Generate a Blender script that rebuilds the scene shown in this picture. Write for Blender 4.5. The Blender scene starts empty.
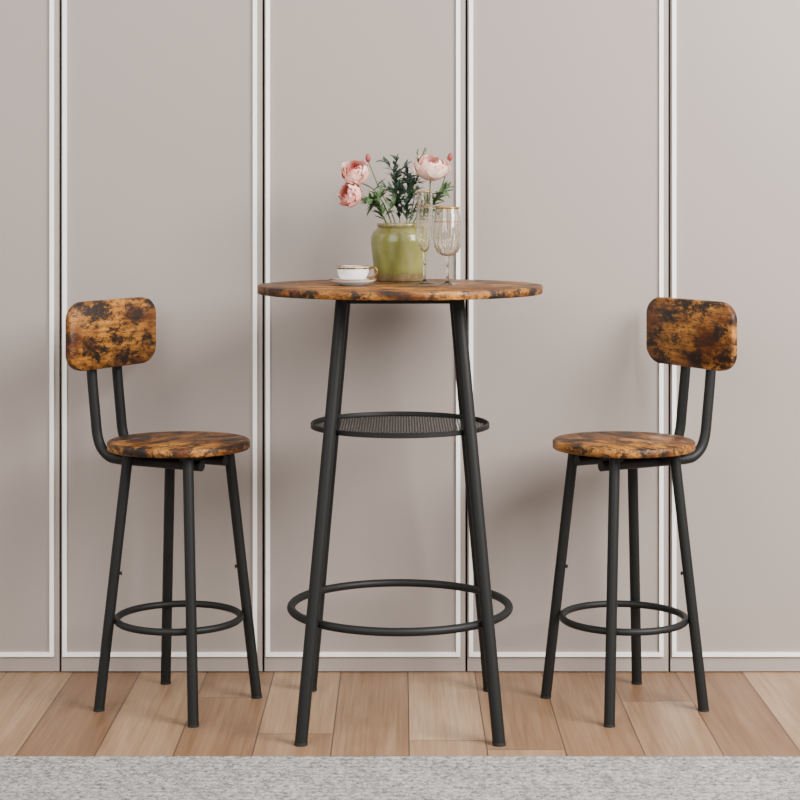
import bpy, bmesh, math, random
from mathutils import Vector, Matrix, noise
random.seed(7)
C = bpy.context.scene.collection
PI = math.pi
F, D, CZ, HY = 1783.0, 3.73, 1.074, 203.0      # focal length in px, camera distance, camera height, horizon row

def P(px, py, Y):
    d = Y + D
    return Vector(((px-400)*d/F, Y, CZ-(py-HY)*d/F))

# ------------------------------------------------------------------ mesh helpers
class MB:
    def __init__(s): s.v=[]; s.f=[]; s.m=[]
    def add(s, v, f, mi=0):
        o=len(s.v); s.v += [tuple(p) for p in v]
        s.f += [tuple(i+o for i in q) for q in f]; s.m += [mi]*len(f)
    def box(s, c, size, rz=0, mi=0):
        M = Matrix.Translation(c) @ Matrix.Rotation(rz,4,'Z')
        x,y,z=[k/2 for k in size]
        v=[M@Vector(p) for p in ((-x,-y,-z),(x,-y,-z),(x,y,-z),(-x,y,-z),(-x,-y,z),(x,-y,z),(x,y,z),(-x,y,z))]
        s.add(v,[(0,3,2,1),(4,5,6,7),(0,1,5,4),(1,2,6,5),(2,3,7,6),(3,0,4,7)],mi)
    def lathe(s, prof, n=64, c=(0,0,0), mi=0, closed=False, rfun=None):
        v=[];f=[];rows=[]
        for (r,z) in prof:
            if r<1e-6:
                rows.append([len(v)]); v.append((c[0],c[1],c[2]+z))
            else:
                rows.append(list(range(len(v),len(v)+n)))
                for k in range(n):
                    a=2*PI*k/n; rr = r*(rfun(a,z) if rfun else 1)
                    v.append((c[0]+rr*math.cos(a),c[1]+rr*math.sin(a),c[2]+z))
        m=len(rows)
        for i in range(m if closed else m-1):
            A,B=rows[i],rows[(i+1)%m]
            for k in range(n):
                k2=(k+1)%n
                if len(A)==1 and len(B)==1: break
                if len(A)==1: f.append((A[0],B[k2],B[k]))
                elif len(B)==1: f.append((A[k],A[k2],B[0]))
                else: f.append((A[k],A[k2],B[k2],B[k]))
        s.add(v,f,mi)
    def tube(s, path, r, n=20, closed=False, mi=0, cap=True):
        path=[Vector(p) for p in path]; m=len(path)
        rad = r if isinstance(r,(list,tuple)) else [r]*m
        v=[];f=[]
        def tan(i):
            if closed: return (path[(i+1)%m]-path[(i-1)%m]).normalized()
            return (path[min(i+1,m-1)]-path[max(i-1,0)]).normalized()
        t=tan(0); up=Vector((0,0,1)) if abs(t.z)<.9 else Vector((1,0,0))
        u=(up-t*up.dot(t)).normalized()
        for i in range(m):
            t=tan(i); u=(u-t*u.dot(t)).normalized(); w=t.cross(u)
            for k in range(n):
                a=2*PI*k/n; v.append(path[i]+(u*math.cos(a)+w*math.sin(a))*rad[i])
        for i in range(m if closed else m-1):
            j=(i+1)%m
            for k in range(n):
                k2=(k+1)%n; f.append((i*n+k,i*n+k2,j*n+k2,j*n+k))
        if cap and not closed:
            f.append(tuple(range(n))[::-1]); f.append(tuple((m-1)*n+k for k in range(n)))
        s.add(v,f,mi)
    def ring(s, R, z, r, n=96, k=16, mi=0):
        s.lathe([(R+r*math.cos(2*PI*i/k), z+r*math.sin(2*PI*i/k)) for i in range(k)], n, mi=mi, closed=True)
    def leg(s, a, b, r, n=24):                      # leaning tube with level cut ends
        v=[];f=[]
        for p in (a,b):
            for k in range(n):
                t=2*PI*k/n; v.append((p[0]+r*math.cos(t),p[1]+r*math.sin(t),p[2]))
        for k in range(n):
            k2=(k+1)%n; f.append((k,k2,n+k2,n+k))
        f.append(tuple(range(n))[::-1]); f.append(tuple(range(n,2*n)))
        s.add(v,f)
    def build(s, name, mats, parent=None, origin=(0,0,0), smooth=True, angle=40, fix=True):
        me=bpy.data.meshes.new(name)
        O=Vector(origin)
        me.from_pydata([tuple(Vector(p)-O) for p in s.v],[],s.f)
        if not isinstance(mats,(list,tuple)): mats=[mats]
        for m in mats: me.materials.append(m)
        for p,mi in zip(me.polygons,s.m): p.material_index=mi
        if fix:
            bm=bmesh.new(); bm.from_mesh(me); bmesh.ops.recalc_face_normals(bm,faces=bm.faces[:]); bm.to_mesh(me); bm.free()
        if smooth:
            for p in me.polygons: p.use_smooth=True
            me.set_sharp_from_angle(angle=math.radians(angle))
        o=bpy.data.objects.new(name,me); C.objects.link(o)
        if parent: o.parent=parent
        else: o.location=O
        return o

def thing(name,label,cat,loc=(0,0,0),rz=0,group=None):
    o=bpy.data.objects.new(name,None); C.objects.link(o); o.empty_display_size=.05
    o.location=loc; o.rotation_euler=(0,0,rz); o['label']=label; o['category']=cat
    if group: o['group']=group
    return o
def tag(o,label,cat,group=None):
    o['label']=label; o['category']=cat
    if group: o['group']=group
    return o
def struct(o): o['kind']='structure'; return o

def bez(pts,n=20):                                   # smooth curve through points (Catmull-Rom)
    p=[Vector(q) for q in pts]; p=[p[0]*2-p[1]]+p+[p[-1]*2-p[-2]]; out=[]
    seg=len(p)-3
    for i in range(seg):
        a,b,c,d=p[i:i+4]
        for k in range(n):
            t=k/n
            out.append(.5*((2*b)+(c-a)*t+(2*a-5*b+4*c-d)*t*t+(3*b-a-3*c+d)*t**3))
    out.append(p[-2]); return out

# ------------------------------------------------------------------ materials
K=.60                                                # overall albedo level of the coloured surfaces
def lin(r,g,b,k=None):
    k=K if k is None else k
    f=lambda c:k*(c/255/12.92 if c/255<=.04045 else ((c/255+.055)/1.055)**2.4)
    return (f(r),f(g),f(b),1)
def tint(r,g,b): return lin(r,g,b,1)                  # multiplier, not an albedo
def newmat(name):
    m=bpy.data.materials.new(name); m.use_nodes=True; nt=m.node_tree
    return m,nt,nt.nodes['Principled BSDF'],nt.nodes,nt.links
def plain(name,col,rough=.5,metal=0,bump=0,bscale=400,**kw):
    m,nt,b,N,L=newmat(name)
    b.inputs['Base Color'].default_value=col; b.inputs['Roughness'].default_value=rough; b.inputs['Metallic'].default_value=metal
    tc=N.new('ShaderNodeTexCoord'); nz=N.new('ShaderNodeTexNoise'); nz.inputs['Scale'].default_value=bscale
    L.new(tc.outputs['Object'],nz.inputs['Vector'])
    if bump:
        bp=N.new('ShaderNodeBump'); bp.inputs['Strength'].default_value=bump; bp.inputs['Distance'].default_value=.001
        L.new(nz.outputs['Fac'],bp.inputs['Height']); L.new(bp.outputs['Normal'],b.inputs['Normal'])
    for k,v in kw.items(): b.inputs[k].default_value=v
    return m
def ramp(N,stops,interp='LINEAR'):
    r=N.new('ShaderNodeValToRGB'); r.color_ramp.interpolation=interp
    e=r.color_ramp.elements
    while len(e)<len(stops): e.new(.5)
    for el,(p,c) in zip(e,stops): el.position=p; el.color=c
    return r
def mix(N,L,a,b,fac,mode='MIX'):
    x=N.new('ShaderNodeMix'); x.data_type='RGBA'; x.blend_type=mode
    for sock,val in ((x.inputs[6],a),(x.inputs[7],b),(x.inputs[0],fac)):
        if hasattr(val,'is_linked'): L.new(val,sock)
        else: sock.default_value=val
    return x.outputs[2]
def noi(N,L,vec,scale,detail=4,rough=.6,dist=0):
    n=N.new('ShaderNodeTexNoise'); n.inputs['Scale'].default_value=scale; n.inputs['Detail'].default_value=detail
    n.inputs['Roughness'].default_value=rough; n.inputs['Distortion'].default_value=dist
    L.new(vec,n.inputs['Vector']); return n.outputs['Fac']
def mapp(N,L,vec,scale,rot=(0,0,0),loc=(0,0,0)):
    m=N.new('ShaderNodeMapping'); m.inputs['Scale'].default_value=scale; m.inputs['Rotation'].default_value=rot; m.inputs['Location'].default_value=loc
    L.new(vec,m.inputs['Vector']); return m.outputs['Vector']
def mth(N,L,op,a,b=None,c=None):
    x=N.new('ShaderNodeMath'); x.operation=op
    for i,val in enumerate((a,b,c)):
        if val is None: continue
        if hasattr(val,'is_linked'): L.new(val,x.inputs[i])
        else: x.inputs[i].default_value=val
    return x.outputs[0]

def rustic(name):
    m,nt,b,N,L=newmat(name)
    tc=N.new('ShaderNodeTexCoord'); oi=N.new('ShaderNodeObjectInfo')
    off=N.new('ShaderNodeVectorMath'); off.operation='MULTIPLY_ADD'
    L.new(oi.outputs['Random'],off.inputs[0]); off.inputs[1].default_value=(7,5,3); L.new(tc.outputs['Object'],off.inputs[2])
    V=off.outputs[0]
    grain=noi(N,L,mapp(N,L,V,(10,120,120)),1.0,6,.7,.5)
    base=ramp(N,[(.28,lin(102,58,20)),(.43,lin(170,106,38)),(.57,lin(214,144,58)),(.76,lin(242,188,100))]); L.new(grain,base.inputs[0])
    wash=noi(N,L,mapp(N,L,V,(9,18,18)),1.0,4,.6)                     # broad amber to brown drift
    wr=ramp(N,[(.38,tint(142,114,92)),(.56,(1,1,1,1))]); L.new(wash,wr.inputs[0])
    col=mix(N,L,base.outputs[0],wr.outputs[0],1.0,'MULTIPLY')
    big=noi(N,L,mapp(N,L,V,(14,27,27)),1.0,15,.84,.1)               # large irregular charred patches
    bm_=ramp(N,[(.485,(0,0,0,1)),(.515,(.75,.75,.75,1)),(.55,(1,1,1,1))]); L.new(big,bm_.inputs[0])
    col=mix(N,L,col,lin(34,24,19,.42),bm_.outputs[0])
    fl=noi(N,L,mapp(N,L,V,(50,220,220)),1.0,6,.75,.2)                # small flecks
    fm=ramp(N,[(.54,(0,0,0,1)),(.61,(.9,.9,.9,1))]); L.new(fl,fm.inputs[0])
    col=mix(N,L,col,lin(54,34,22),fm.outputs[0])
    saw=noi(N,L,mapp(N,L,V,(170,12,12)),1.0,4,.7)                    # cross saw marks
    sm=ramp(N,[(.57,(0,0,0,1)),(.69,(.55,.55,.55,1))]); L.new(saw,sm.inputs[0])
    col=mix(N,L,col,lin(66,46,32),sm.outputs[0])
    L.new(col,b.inputs['Base Color']); b.inputs['Roughness'].default_value=.5; b.inputs['Specular IOR Level'].default_value=.3
    bp=N.new('ShaderNodeBump'); bp.inputs['Strength'].default_value=.15; bp.inputs['Distance'].default_value=.001
    L.new(grain,bp.inputs['Height']); L.new(bp.outputs['Normal'],b.inputs['Normal'])
    return m
WOOD=rustic('rustic_wood')
METAL=plain('dark_powder_coat',lin(48,51,50,.20),.52,.0,bump=.08,bscale=900)
METAL.node_tree.nodes['Principled BSDF'].inputs['Specular IOR Level'].default_value=.28
RUBBER=plain('black_rubber',lin(30,30,30,.4),.7)
BOLT=plain('bolt_steel',lin(40,40,40,.35),.35,.5)
WALL=plain('panel_greige',lin(190,177,169,.58),.42,bump=.02,bscale=300)
GAP=plain('panel_gap',lin(86,78,72,.4),.8)
TRIM=plain('trim_white',(.95,.94,.92,1),.35)
WHITE=plain('white_porcelain',(.82,.80,.78,1),.2)
GOLD=plain('gold_rim',lin(204,148,58,.66),.3,.7)
DGOLD=plain('dark_gold',lin(150,106,50),.3,.6)
GREEN=plain('leaf_green',lin(84,116,68),.5)
DGREEN=plain('dark_leaf',lin(46,80,60),.5)
STEM=plain('stem_green',lin(84,112,58),.6)
CREAM=plain('petal_cream',lin(255,228,216,.9),.6)
PALE=plain('petal_pale',lin(255,216,202,.86),.6)
PINK=plain('petal_pink',lin(254,184,172,.82),.6)
CORAL=plain('petal_coral',lin(246,150,140,.78),.6)
BUD=plain('bud_red',lin(176,72,74),.55)
def glassm():
    m,nt,b,N,L=newmat('clear_glass')
    b.inputs['Base Color'].default_value=(.94,.90,.83,1); b.inputs['Roughness'].default_value=0
    b.inputs['Transmission Weight'].default_value=1; b.inputs['IOR'].default_value=1.55
    tc=N.new('ShaderNodeTexCoord'); nz=N.new('ShaderNodeTexNoise'); nz.inputs['Scale'].default_value=60
    L.new(tc.outputs['Object'],nz.inputs['Vector'])
    bp=N.new('ShaderNodeBump'); bp.inputs['Strength'].default_value=.02; bp.inputs['Distance'].default_value=.001
    L.new(nz.outputs['Fac'],bp.inputs['Height']); L.new(bp.outputs['Normal'],b.inputs['Normal'])
    return m
GLASS=glassm()
def vasem(name,pale=False):
    m,nt,b,N,L=newmat(name)
    tc=N.new('ShaderNodeTexCoord'); V=tc.outputs['Object']
    sp=N.new('ShaderNodeSeparateXYZ'); L.new(V,sp.inputs[0])
    n1=noi(N,L,mapp(N,L,V,(22,22,12)),1.0,3,.5,.4); n2=noi(N,L,V,70,5,.6)
    c=[lin(118,96,56),lin(176,164,104),lin(212,202,152)] if pale else [lin(128,128,62),lin(150,148,80),lin(172,168,100)]
    gl=ramp(N,[(.34,c[0]),(.52,c[1]),(.74,c[2])]); L.new(n2 if pale else n1,gl.inputs[0])
    cl=ramp(N,[(.3,lin(128,106,70)),(.7,lin(172,150,110))]); L.new(n2,cl.inputs[0])
    if pale:
        L.new(gl.outputs[0],b.inputs['Base Color'])
    else:
        z=mth(N,L,'MULTIPLY_ADD',n1,-.02,sp.outputs[2])
        k=ramp(N,[(.004,(0,0,0,1)),(.010,(1,1,1,1))]); L.new(z,k.inputs[0])
        col=mix(N,L,cl.outputs[0],gl.outputs[0],k.outputs[0])
        z2=mth(N,L,'MULTIPLY_ADD',n2,.05,sp.outputs[2])          # brown wear just under the rim
        k2=ramp(N,[(.130,(0,0,0,1)),(.146,(.6,.6,.6,1))]); L.new(z2,k2.inputs[0])
        L.new(mix(N,L,col,lin(126,104,60),k2.outputs[0]),b.inputs['Base Color'])
    b.inputs['Roughness'].default_value=.16
    return m
VASE=vasem('olive_glaze'); VRIM=vasem('pale_olive_glaze',True)
def floorm():
    m,nt,b,N,L=newmat('oak_planks')
    tc=N.new('ShaderNodeTexCoord'); V=tc.outputs['Object']
    sp=N.new('ShaderNodeSeparateXYZ'); L.new(V,sp.inputs[0])
    PW,PL=.153,1.15
    u=mth(N,L,'MULTIPLY_ADD',sp.outputs[0],1/PW,40-.018/PW)
    row=mth(N,L,'FLOOR',u)
    w1=N.new('ShaderNodeTexWhiteNoise'); w1.noise_dimensions='1D'; L.new(row,w1.inputs['W'])
    vv=mth(N,L,'ADD',mth(N,L,'MULTIPLY',sp.outputs[1],1/PL),mth(N,L,'MULTIPLY',w1.outputs['Value'],1.0))
    colm=mth(N,L,'FLOOR',vv)
    cb=N.new('ShaderNodeCombineXYZ'); L.new(row,cb.inputs[0]); L.new(colm,cb.inputs[1])
    w2=N.new('ShaderNodeTexWhiteNoise'); w2.noise_dimensions='2D'; L.new(cb.outputs[0],w2.inputs['Vector'])
    du=mth(N,L,'MULTIPLY',mth(N,L,'PINGPONG',u,.5),PW); dv=mth(N,L,'MULTIPLY',mth(N,L,'PINGPONG',vv,.5),PL)
    seam=mth(N,L,'LESS_THAN',mth(N,L,'MINIMUM',du,dv),.0013)
    sv=N.new('ShaderNodeVectorMath'); sv.operation='MULTIPLY_ADD'; L.new(w2.outputs['Color'],sv.inputs[0]); sv.inputs[1].default_value=(9,4,3); L.new(V,sv.inputs[2])
    g=noi(N,L,mapp(N,L,sv.outputs[0],(16,1.4,10)),1.0,5,.52,.8)
    gr=ramp(N,[(.28,lin(170,136,104)),(.5,lin(193,160,127)),(.72,lin(208,178,147))]); L.new(g,gr.inputs[0])
    tone=ramp(N,[(0,tint(190,172,157)),(.35,tint(220,208,197)),(.7,tint(246,241,236)),(1,(1.12,1.12,1.12,1))]); L.new(w2.outputs['Value'],tone.inputs[0])
    col=mix(N,L,gr.outputs[0],tone.outputs[0],1.0,'MULTIPLY')
    f=noi(N,L,mapp(N,L,sv.outputs[0],(170,4,10)),1.0,4,.6)
    fr=ramp(N,[(.38,tint(224,215,207)),(.6,(1,1,1,1))]); L.new(f,fr.inputs[0])
    col=mix(N,L,col,fr.outputs[0],.8,'MULTIPLY')
    col=mix(N,L,col,lin(92,68,50),seam)
    L.new(col,b.inputs['Base Color']); b.inputs['Roughness'].default_value=.42
    bp=N.new('ShaderNodeBump'); bp.inputs['Strength'].default_value=.1; bp.inputs['Distance'].default_value=.002
    L.new(f,bp.inputs['Height']); L.new(bp.outputs['Normal'],b.inputs['Normal'])
    return m
FLOOR=floorm()
def rugm():
    m,nt,b,N,L=newmat('woven_grey_rug')
    tc=N.new('ShaderNodeTexCoord'); V=tc.outputs['Object']
    n1=noi(N,L,mapp(N,L,V,(105,110,200)),1.0,4,.9); n2=noi(N,L,mapp(N,L,V,(9,9,9)),1.0,4,.6)
    c=ramp(N,[(.37,lin(92,90,89)),(.47,lin(168,165,163)),(.58,lin(230,227,224))]); L.new(n1,c.inputs[0])
    wv=N.new('ShaderNodeTexWave'); wv.bands_direction='Y'; wv.inputs['Scale'].default_value=15; wv.inputs['Distortion'].default_value=6
    wv.inputs['Detail'].default_value=3; wv.inputs['Detail Scale'].default_value=9; L.new(V,wv.inputs['Vector'])
    wr=ramp(N,[(.2,tint(226,226,227)),(.8,(1,1,1,1))]); L.new(wv.outputs['Fac'],wr.inputs[0])
    d=ramp(N,[(.35,tint(238,238,238)),(.6,(1,1,1,1))]); L.new(n2,d.inputs[0])
    col=mix(N,L,c.outputs[0],d.outputs[0],1.0,'MULTIPLY'); col=mix(N,L,col,wr.outputs[0],1.0,'MULTIPLY')
    L.new(col,b.inputs['Base Color']); b.inputs['Roughness'].default_value=.95
    bp=N.new('ShaderNodeBump'); bp.inputs['Strength'].default_value=.5; bp.inputs['Distance'].default_value=.003
    L.new(n1,bp.inputs['Height']); L.new(bp.outputs['Normal'],b.inputs['Normal'])
    return m
RUG=rugm()

# ------------------------------------------------------------------ setting
WY=.35
b=MB(); b.box((0,-1.7,-.03),(6.4,4.16,.06)); struct(b.build('floor',FLOOR,origin=(0,0,0)))
joints=[-.777+.4645*k for k in range(-5,9)]
b=MB(); b.box(((joints[0]+joints[-1])/2,WY+.04,1.3),(joints[-1]-joints[0],.03,2.6),mi=1)
for x0,x1 in zip(joints,joints[1:]):
    b.box(((x0+x1)/2,WY+.0125,1.3012),(x1-x0-.005,.025,2.5976))
struct(b.build('wall_back',[WALL,GAP],smooth=False))
k=0
for x0,x1 in zip(joints,joints[1:]):
    k+=1; b=MB(); w=.0095; a=x0+.0105; c=x1-.019; z0=.037; z1=2.5; t=.006; y=WY-t/2
    b.box((a,y,(z0+z1)/2),(w,t,z1-z0)); b.box((c,y,(z0+z1)/2),(w,t,z1-z0))
    b.box(((a+c)/2,y,z0+w/2),(c-a-w,t,w)); b.box(((a+c)/2,y,z1-w/2),(c-a-w,t,w))
    struct(b.build('trim_%d'%k,TRIM,smooth=False))

# rug
nx,ny=600,170; x0,x1,y0,y1=-2.1,2.1,-1.8,-.293
v=[];f=[]
for j in range(ny+1):
    t=j/ny; t=1-(1-t)**1.6
    for i in range(nx+1):
        x=x0+(x1-x0)*i/nx; y=y0+(y1-y0)*t
        h=.0075+.0015*noise.noise((x*130,y*130,0))
        if j==ny: y+=.004*noise.noise((x*100,0,9)); h-=.0025
        v.append((x,y,h))
W=nx+1
for j in range(ny):
    for i in range(nx): f.append((j*W+i,j*W+i+1,(j+1)*W+i+1,(j+1)*W+i))
border=[i for i in range(W)]+[j*W+nx for j in range(1,ny+1)]+[ny*W+i for i in range(nx-1,-1,-1)]+[j*W for j in range(ny-1,0,-1)]
o=len(v); v+=[(v[i][0],v[i][1],0) for i in border]; n=len(border)
for q in range(n):
    q2=(q+1)%n; f.append((border[q],o+q,o+q2,border[q2]))
f.append(tuple(o+q for q in range(n)))
b=MB(); b.add(v,f); tag(b.build('area_rug',RUG,angle=60),'light grey woven area rug lying across the wooden floor in front','rug')

# ------------------------------------------------------------------ bar table
TZ,TT=.903,.017
T=thing('bar_table','tall round bar table with rustic brown top and dark metal legs','table')
b=MB(); r=.298; bv=.002
b.lathe([(0,TZ-TT),(r-bv,TZ-TT),(r,TZ-TT+bv),(r,TZ-bv),(r-bv,TZ),(0,TZ)],128); b.build('tabletop',WOOD,T,angle=60)
TB=TZ-TT
for sx in (-1,1):
    for sy in (-1,1):
        foot=Vector((sx*.196,sy*.196,.006)); top=Vector((sx*.117,sy*.117,TB))
        b=MB(); b.leg(foot,top,.0128); lg=b.build('leg',METAL,T)
        b=MB(); b.leg((sx*.1965,sy*.1965,0),foot,.0134); b.build('foot_cap',RUBBER,lg)
for (cx,cy,sx,sy) in ((0,-.117,.234,.006),(0,.117,.234,.006),(-.117,0,.006,.234),(.117,0,.006,.234)):
    b=MB(); b.box((cx,cy,TB-.008),(sx,sy,.016)); b.build('support_bar',METAL,T,smooth=False)
b=MB(); b.ring(.2275,.231,.0085); b.build('foot_ring',METAL,T)
R=.187
b=MB(); b.lathe([(R,.606),(R,.615),(R-.0015,.6165),(R-.004,.6165),(R-.005,.615),(R-.005,.606)],96,closed=True); sr=b.build('shelf_rim',METAL,T)
b=MB(); p=.0098
for s in (1,-1):
    n=int(R/p)
    for i in range(-n,n+1):
        o=i*p; h=math.sqrt(max(0,(R-.004)**2-o*o))
        if h<.004: continue
        a=s*math.radians(58); nx_,ny_=-math.sin(a),math.cos(a)
        b.box((nx_*o,ny_*o,.6085+.0002*s),(2*h,.0036,.0005),a)
b.build('mesh_shelf',METAL,T,smooth=False)

# ------------------------------------------------------------------ bar stool   (local +Y is the back)
SZ,ST=.566,.018
def roundrect(w,h,rx,ry,n=14):
    pts=[]
    for (cx,cz,a0) in ((w/2-rx,h/2-ry,0),(-w/2+rx,h/2-ry,PI/2),(-w/2+rx,-h/2+ry,PI),(w/2-rx,-h/2+ry,1.5*PI)):
        for k in range(n+1):
            a=a0+PI/2*k/n; pts.append((cx+rx*math.cos(a),cz+ry*math.sin(a)))
    return pts
S=thing('bar_stool','round rustic wood bar stool with backrest left of the table','stool',(-.474,.092,0),math.radians(152-90),'bar stools at the round table')
b=MB(); r=.152
b.lathe([(0,SZ-ST),(r-.002,SZ-ST),(r,SZ-ST+.002),(r,SZ-.003),(r-.003,SZ),(0,SZ)],96); b.build('seat',WOOD,S,angle=60)
SB=SZ-ST
for q in range(4):
    a=PI/4+q*PI/2; ca,sa=math.cos(a),math.sin(a)
    foot=Vector((ca*.17,sa*.17,.005)); top=Vector((ca*.108,sa*.108,SB))
    b=MB(); b.leg(foot,top,.0113); lg=b.build('leg',METAL,S)
    b=MB(); b.leg((ca*.1704,sa*.1704,0),foot,.0118); b.build('foot_cap',RUBBER,lg)
    zb=.288; rb=.17-.062*(zb/.55)
    b=MB(); b.tube([(ca*(rb-.008),sa*(rb-.008),zb),(ca*(rb-.0130),sa*(rb-.0130),zb),(ca*(rb-.0131),sa*(rb-.0131),zb),(ca*(rb-.0155),sa*(rb-.0155),zb)],[.0030,.0030,.0046,.0040],12); b.build('bolt',BOLT,lg)
b=MB(); b.ring(.1315,.1855,.0075); b.build('foot_ring',METAL,S)
b=MB()
for a in (PI/4,-PI/4): b.box((0,0,SB-.004),(.22,.022,.008),a)
for y in (-.06,.06): b.box((0,y,SB-.008),(.14,.02,.016))
b.build('seat_frame',METAL,S,smooth=False)
ps,pz=.045,.522
for s in (-1,1):
    path=[(s*ps,-.09,pz),(s*ps,.10,pz)]
    path+=bez([(s*ps,.125,pz),(s*ps,.150,pz+.004),(s*ps,.172,pz+.022),(s*ps,.183,pz+.050),(s*ps,.188,pz+.090),(s*ps,.193,pz+.135),(s*ps,.1975,pz+.180),(s*ps,.199,pz+.215),(s*ps,.1975,pz+.25),(s*ps,.1965,pz+.285)],6)
    b=MB(); b.tube(path,.0112,20); b.build('back_post',METAL,S)
w,h=.308,.148; t=.016; zc=.789; y0=.169
L0=roundrect(w,h,.052,.038); L1=roundrect(w-.005,h-.005,.0495,.0355)
rings=[[(x,y0,z+zc) for x,z in L1],[(x,y0+.0025,z+zc) for x,z in L0],[(x,y0+t-.0025,z+zc) for x,z in L0],[(x,y0+t,z+zc) for x,z in L1]]
n=len(L0); v=[p for q in rings for p in q]; f=[]
for i in range(3):
    for k in range(n): f.append((i*n+k,i*n+(k+1)%n,(i+1)*n+(k+1)%n,(i+1)*n+k))
f+=[tuple(range(n)),tuple(3*n+k for k in range(n))]
b=MB(); b.add(v,f); b.build('backrest',WOOD,S,angle=60)
def copy_tree(o,parent=None):
    c=o.copy(); C.objects.link(c)
    if parent: c.parent=parent
    for ch in list(o.children): copy_tree(ch,c)
    return c
S2=copy_tree(S); S2.location=(.4795,.092,0); S2.rotation_euler=(0,0,math.radians(28-90))
S2['label']='round rustic wood bar stool with backrest right of the table'

# ------------------------------------------------------------------ vase
VC=Vector((0.0,.17,TZ))
V=thing('vase','squat olive green glazed ceramic vase holding the flowers','vase',VC)
b=MB(); b.lathe([(0,0),(.050,0),(.054,.003),(.058,.03),(.0615,.06),(.0640,.085),(.0630,.099),(.0575,.110),(.0505,.1155),(.0480,.118),(.0480,.119),(.044,.119),(.044,.114),(.053,.104),(.057,.085),(.053,.03),(.046,.010),(0,.008)],96)
b.build('body',VASE,V,angle=60)
b=MB(); b.lathe([(.0480,.1175),(.0508,.1205),(.0514,.1245),(.0498,.127),(.0465,.127),(.0445,.1245),(.044,.1185),(.0442,.1175)],96,closed=True); b.build('rim',VRIM,V,angle=60)

# ------------------------------------------------------------------ flowers
def basis(n):
    n=Vector(n).normalized(); u=n.orthogonal().normalized(); return u,n.cross(u),n
def petal(mb,c,n,R,phi,wid,th0,th1,flare,mi,rnd,flat=1.0):
    u,w,n=basis(n); nu,nv=10,10; v=[];f=[]
    for j in range(nv+1):
        t=j/nv; th=th0+(th1-th0)*t
        half=wid*(max(0.0,math.sin(PI*(.12+.76*t))))**.4
        rr=R*(1+flare*t**3)
        for i in range(nu+1):
            s=2*i/nu-1
            edge=1-.20*s*s*t*t+.03*t*t*math.sin(8*s+rnd*11)
            thh=th0+(th-th0)*edge
            x=half*s/max(.45,math.sin(min(th,PI-.3)))
            rad=rr*(1+.05*t*t*math.sin(4*s+rnd*9))
            a=phi+x
            st,ct=math.sin(thh),-math.cos(thh)
            v.append(c+(u*math.cos(a)+w*math.sin(a))*(rad*st)+n*(rad*ct*flat))
    W=nu+1
    for j in range(nv):
        for i in range(nu): f.append((j*W+i,j*W+i+1,(j+1)*W+i+1,(j+1)*W+i))
    mb.add(v,f,mi)
def leaf(mb,base,dr,L,wd,up=(0,0,1),droop=.2,mi=0):
    d=Vector(dr).normalized(); upv=Vector(up); side=d.cross(upv)
    if side.length<1e-3: side=d.cross(Vector((0,1,0)))
    side.normalize(); nn=side.cross(d).normalized(); v=[];f=[]; n=7
    for j in range(n+1):
        t=j/n; hw=wd*math.sin(PI*min(1,.06+.94*t))**.8*(1-.25*t) if j<n else 0.0004
        c=Vector(base)+d*L*t-nn*droop*L*t*t
        for s in (-1,0,1): v.append(c+side*hw*s+nn*(abs(s)*hw*.35))
    for j in range(n):
        for i in range(2): f.append((j*3+i,j*3+i+1,j*3+4+i,j*3+3+i))
    mb.add(v,f,mi)
def bloom(mb,c,n,R,layers,flat=1.0):
    for (k,cnt,rr,th1,flare,wid,cols) in layers:
        for q in range(cnt):
            petal(mb,Vector(c),n,R*rr*random.uniform(.95,1.05),2*PI*q/cnt+k*.7+random.uniform(-.15,.15),wid,.05,th1+random.uniform(-.12,.12),flare,random.choice(cols),random.random(),flat)
BALL=[(0,3,.30,2.75,-.1,.95,[2]),(1,4,.45,2.6,-.05,.9,[2,1]),(2,5,.60,2.45,0,.85,[2,1]),(3,5,.76,2.25,.02,.82,[1,1,0]),(4,6,.88,2.05,.04,.76,[1,0]),(5,6,1.0,1.8,.08,.72,[0,1])]
OPEN=[(0,3,.32,2.7,-.1,.95,[1]),(1,4,.48,2.55,0,.9,[1,0]),(2,5,.66,2.4,.02,.88,[0,0,1]),(3,5,.84,2.2,.05,.85,[0,1]),(4,6,1.0,1.95,.08,.78,[3,0]),(5,5,1.05,1.7,.12,.7,[3,0])]
def flower(label,c,axis,R,layers,mouth,mid,leaves,flat=1.0):
    base=VC+Vector((-mouth[0]*.45,-mouth[1]*.45,.012))
    n=Vector(axis).normalized(); c=Vector(c)
    root=thing('pink_flower',label,'flower',base,0,'pink flowers in the vase')
    path=bez([base,VC+Vector((mouth[0],mouth[1],.125)),mid,c-n*R*.95*flat],12)
    b=MB(); b.tube(path,.0016,10); b.build('stem',STEM,root,base)
    b=MB(); bloom(b,c,n,R,layers,flat); b.build('bloom',[PALE,PINK,CORAL,CREAM],root,base,fix=False,angle=70)
    u,w,_=basis(n); b=MB()
    for q in range(5):
        a=2*PI*q/5; leaf(b,c-n*R*.97*flat,(u*math.cos(a)+w*math.sin(a))+n*.25,R*.6,R*.2,n,-.4)
    b.build('calyx',GREEN,root,base,fix=False)
    for (t,dr,L,wd) in leaves:
        b=MB(); leaf(b,path[int(t*(len(path)-1))],dr,L,wd); b.build('leaf',GREEN,root,base,fix=False)
flower('pink double bloom standing highest on the left of the vase',P(355,171,.14),(-.15,-.62,.75),.030,BALL,(-.018,-.006),P(376,192,.16),[(.62,(-.7,-.3,.5),.03,.006),(.72,(.6,-.3,.6),.024,.005)])
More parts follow.
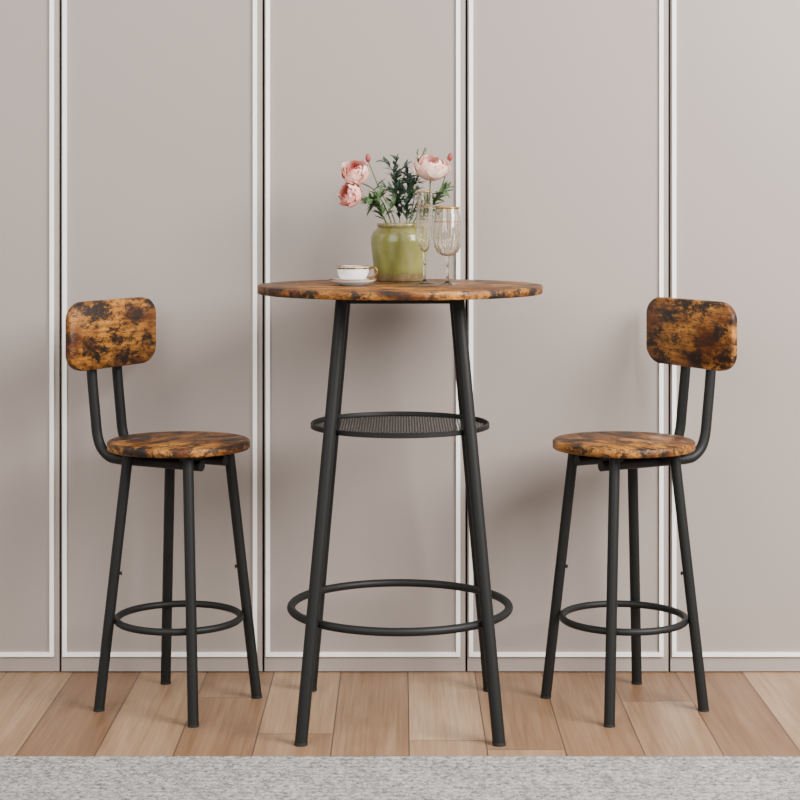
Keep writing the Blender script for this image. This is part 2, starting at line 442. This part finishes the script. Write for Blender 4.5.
flower('pink bloom drooping lower left, above the teacup',P(349,194,.12),(-.62,-.62,.35),.027,BALL,(-.028,-.012),P(371,201,.14),[(.6,(-.5,-.4,-.5),.034,.006),(.68,(-.1,-.4,.8),.024,.005)])
flower('large pale pink cupped bloom on the right, above the two glasses',P(432,166,.15),(.10,-.42,.9),.034,OPEN,(.028,-.006),P(428,198,.15),[(.6,(.8,-.2,.6),.04,.006),(.7,(.6,-.4,.3),.03,.006),(.66,(-.7,-.3,.6),.03,.005)],.85)
def bud(label,c,axis,R,mouth,mid):
    base=VC+Vector((-mouth[0]*.45,-mouth[1]*.45,.012)); n=Vector(axis).normalized(); c=Vector(c)
    root=thing('flower_bud',label,'flower bud',base,0,'flower buds in the vase')
    path=bez([base,VC+Vector((mouth[0],mouth[1],.125)),mid,c-n*R*1.2],12)
    b=MB(); b.tube(path,.0012,8); b.build('stem',STEM,root,base)
    b=MB(); q=n.to_track_quat('Z','Y').to_matrix(); m2=MB()
    m2.lathe([(R*math.sin(PI*i/10)*(1-.25*i/10),-R*1.4*math.cos(PI*i/10)) for i in range(11)],16)
    b.add([q@Vector(p)+c for p in m2.v],m2.f); b.build('bud',BUD,root,base)
    b=MB(); u,w,_=basis(n)
    for k in range(4):
        a=PI/2*k; leaf(b,c-n*R*1.45,(u*math.cos(a)+w*math.sin(a))*.75+n,R*1.8,R*.4,n,-.3)
    b.build('calyx',GREEN,root,base,fix=False)
    b=MB(); leaf(b,path[int(.7*len(path))],(.5,-.3,.6),.026,.004); b.build('leaf',GREEN,root,base,fix=False)
bud('small red bud rising between the left blooms and the leaves',P(368,158,.17),(-.1,-.1,1),.0068,(-.01,.01),P(379,188,.17))
bud('small red bud at the far right above the wine glass',P(450,157,.17),(.25,-.1,1),.0068,(.034,.004),P(440,190,.17))

def sprig(label,tip,mouth,mid,nl,L,wd,mat,spread=.9,twigs=0,rise=1.0):
    base=VC+Vector((-mouth[0]*.45,-mouth[1]*.45,.012))
    root=thing('leafy_sprig',label,'foliage',base,0,'leafy sprigs in the vase')
    path=bez([base,VC+Vector((mouth[0],mouth[1],.125)),mid,tip],16)
    b=MB(); b.tube(path,[.0014-.0009*i/(len(path)-1) for i in range(len(path))],8)
    k0=next((i for i,p in enumerate(path) if p.z>TZ+.131),0); spots=[]
    for i in range(nl):
        t=i/(nl-1); k=min(len(path)-2,int(k0+t*(len(path)-1-k0))); spots.append((path[k],(path[k+1]-path[k]).normalized(),t))
    for q in range(twigs):                            # side twigs carrying their own small leaves
        t=.06+.70*q/max(1,twigs-1); k=int(k0+t*(len(path)-1-k0)); d=(path[k+1]-path[k]).normalized()
        a=q*2.4+random.uniform(-.4,.4); s=Vector((math.cos(a),math.sin(a)*.6,0)); e=(d*.9*rise+s*spread).normalized()*random.uniform(.028,.044)
        tw=bez([path[k],path[k]+e*.5+Vector((0,0,.003)),path[k]+e],5); b.tube(tw,.0006,6)
        for j in range(2,len(tw)): spots.append((tw[j],(tw[j]-tw[j-1]).normalized(),.5))
    b.build('stem',STEM,root,base)
    b=MB()
    for pt,d,t in spots:
        a=random.uniform(0,2*PI); s=Vector((math.cos(a),math.sin(a)*.8,0)); s=(s-d*s.dot(d)).normalized()
        leaf(b,pt,s*spread*random.uniform(.4,1.1)+d*rise*random.uniform(.5,1.2),L*random.uniform(.6,1.2)*(1.1-.45*t),wd*random.uniform(.7,1.2),(0,-.4,1),random.uniform(-.1,.4))
    b.build('leaves',mat,root,base,fix=False)
sprig('dark green upright sprig rising in the middle of the vase',P(396,157,.17),(0,.0),P(396,192,.17),50,.026,.0043,DGREEN,.9,twigs=10,rise=1.05)
sprig('dark green bushy sprig leaning right behind the tall flute',P(412,176,.17),(.014,.010),P(407,200,.17),36,.026,.0042,DGREEN,.9,twigs=7)
sprig('thin airy green sprig pointing straight up beside the large bloom',P(418,149,.16),(.02,.004),P(416,185,.165),24,.014,.0022,GREEN,.6,twigs=4)
sprig('green sprig spilling over the left rim of the vase',P(369,201,.12),(-.030,-.016),P(378,206,.14),26,.028,.0052,GREEN,twigs=6)
sprig('green sprig spilling over the right rim of the vase',P(439,194,.17),(.034,.004),P(432,206,.17),20,.028,.0052,GREEN,twigs=4)

# ------------------------------------------------------------------ cup and saucer
SC=Vector(((353-400)*(D-.03)/F,-.03,TZ))
b=MB(); b.lathe([(0,.0),(.024,0),(.026,.002),(.038,.006),(.0490,.0125),(.0490,.0138),(.037,.0082),(.024,.0045),(0,.004)],64)
SAU=thing('saucer','small white saucer under the teacup on the round table','saucer',SC)
b.build('dish',WHITE,SAU,angle=60)
b=MB(); b.ring(.0488,.0133,.0010,64,8); b.build('gold_edge',DGOLD,SAU)
CC=SC+Vector((0,0,.0044))
CUP=thing('teacup','white porcelain teacup with dark and gold patterned band at its rim','cup',CC)
prof=[(0,0),(.018,0),(.0185,.003),(.017,.0045),(.024,.008),(.030,.015),(.0325,.023),(.034,.036),(.0325,.036),(.031,.023),(.0285,.016),(.022,.009),(0,.007)]
b=MB(); b.lathe(prof,64); b.build('body',WHITE,CUP,angle=60)
b=MB(); b.ring(.0333,.0358,.0010,64,8); b.build('gold_rim',DGOLD,CUP)
m,nt,bs,N,L=newmat('dark_gold_pattern')
tc=N.new('ShaderNodeTexCoord'); vo=N.new('ShaderNodeTexVoronoi'); vo.inputs['Scale'].default_value=190; L.new(tc.outputs['Object'],vo.inputs['Vector'])
rp=ramp(N,[(.50,lin(40,32,26)),(.62,lin(196,158,88))]); L.new(vo.outputs['Distance'],rp.inputs[0]); L.new(rp.outputs[0],bs.inputs['Base Color']); bs.inputs['Roughness'].default_value=.3
b=MB(); b.lathe([(.03345,.0298),(.0342,.0338),(.0333,.0338),(.0327,.0298)],64,closed=True); b.build('patterned_band',m,CUP)
b=MB(); hp=bez([(.0325,0,.029),(.041,0,.0335),(.0490,0,.028),(.0475,0,.018),(.039,0,.0115),(.0285,0,.0125)],8)
b.tube(hp,.0026,12); b.build('handle',DGOLD,CUP)

# ------------------------------------------------------------------ glasses
def stemware(name,label,loc,foot_r,stem_top,bowl,group,ribs,rim,lines):
    g=thing(name,label,'glass',loc,0,group)
    b=MB(); b.lathe([(0,0),(foot_r,0),(foot_r+.0005,.001),(foot_r*.6,.0028),(.006,.005),(.0034,.009),(0,.009)],64); b.build('foot',GLASS,g,angle=60)
    b=MB(); z0,z1=.0092,stem_top-.0002
    b.lathe([(0,z0),(.0034,z0),(.0028,z0+(z1-z0)*.3),(.0028,z0+(z1-z0)*.42),(.0055,z0+(z1-z0)*.5),(.0028,z0+(z1-z0)*.58),(.0028,z0+(z1-z0)*.8),(.004,z1),(0,z1)],32); b.build('stem',GLASS,g,angle=60)
    th=.0022
    outer=[(r,stem_top+z) for r,z in bowl]; inner=[(max(r-th,0),stem_top+z+(.0035 if i==0 else .0010)) for i,(r,z) in enumerate(bowl)]
    inner[-1]=(bowl[-1][0]-th,stem_top+bowl[-1][1])
    H=bowl[-1][1]; zt=stem_top+H*.62
    rf=(lambda a,z:1+.06*abs(math.cos(ribs*a/2))*max(0,min(1,(zt-z)/.02)))
    b=MB(); b.lathe([(0,stem_top)]+[p for p in outer if p[0]>1e-6]+[p for p in inner[::-1] if p[0]>1e-6]+[(0,inner[0][1])],128,rfun=rf); b.build('bowl',GLASS,g,angle=60)
    b=MB(); rr,zz=bowl[-1][0]-th/2,stem_top+H+.0008; b.ring(rr,zz,rim,64,8); b.build('gold_rim',GOLD,g)
    for q in lines:                                   # slim gold decor lines round the bowl
        zz=stem_top+H*q
        for (ra,za),(rb2,zb2) in zip(outer,outer[1:]):
            if za<=zz<=zb2: rd=ra+(rb2-ra)*(zz-za)/(zb2-za)
        b=MB(); b.ring(rd+.0003,zz,.0007,64,8); b.build('gold_line',GOLD,g)
    return g
stemware('wine_glass','stemmed wine glass with ribbed bowl, right of the tall flute',((447.5-400)*(D+.0)/F,0,TZ),.029,.060,
    [(0,0),(.012,.0015),(.0205,.008),(.0268,.020),(.0292,.036),(.0292,.054),(.0272,.077),(.0246,.100)],'stemmed glasses by the vase',16,.0024,(.72,))
stemware('champagne_flute','tall narrow champagne flute standing between vase and wine glass',((424.5-400)*(D+.06)/F,.06,TZ),.024,.066,
    [(0,0),(.007,.004),(.0125,.018),(.0155,.040),(.0172,.066),(.0172,.095),(.0162,.128)],'stemmed glasses by the vase',14,.0016,(.78,))

# ------------------------------------------------------------------ light and camera
w=bpy.data.worlds.new('World'); bpy.context.scene.world=w; w.use_nodes=True
N=w.node_tree.nodes; L=w.node_tree.links; bg=N['Background']
tc=N.new('ShaderNodeTexCoord'); sp=N.new('ShaderNodeSeparateXYZ'); L.new(tc.outputs['Generated'],sp.inputs[0])
zr=ramp(N,[(.30,(.20,.19,.18,1)),(.52,(.50,.485,.465,1)),(.85,(1.2,1.17,1.13,1))])
L.new(mth(N,L,'MULTIPLY_ADD',sp.outputs[2],.5,.5),zr.inputs[0])
az=mth(N,L,'ARCTAN2',sp.outputs[0],sp.outputs[1])
wv=mth(N,L,'SINE',mth(N,L,'MULTIPLY_ADD',az,7.0,.6))            # made-up bright and dark world bands, added to give the glass dark reflections
wr=ramp(N,[(.46,(.22,.22,.22,1)),(.56,(1.9,1.9,1.9,1))]); L.new(mth(N,L,'MULTIPLY_ADD',wv,.5,.5),wr.inputs[0])
L.new(mix(N,L,zr.outputs[0],wr.outputs[0],1.0,'MULTIPLY'),bg.inputs[0]); bg.inputs[1].default_value=1.3
def area(loc,target,size,en,col=(1,1,1)):
    l=bpy.data.lights.new('area_light','AREA'); l.size=size; l.energy=en; l.color=col
    o=bpy.data.objects.new('area_light',l); C.objects.link(o); o.location=loc
    o.rotation_euler=(Vector(target)-Vector(loc)).to_track_quat('-Z','Y').to_euler()
area((2.3,-1.9,2.3),(0.15,.2,.7),1.7,285,(1,.97,.935))
area((-1.7,-3.2,2.4),(0,.2,.6),2.4,80,(1,.98,.95))
cam=bpy.data.cameras.new('Camera'); co=bpy.data.objects.new('Camera',cam); C.objects.link(co)
co.location=(0,-D,CZ); co.rotation_euler=(PI/2,0,0)
cam.sensor_width=36; cam.lens=F/800*36; cam.shift_y=-(400-HY)/800
bpy.context.scene.camera=co
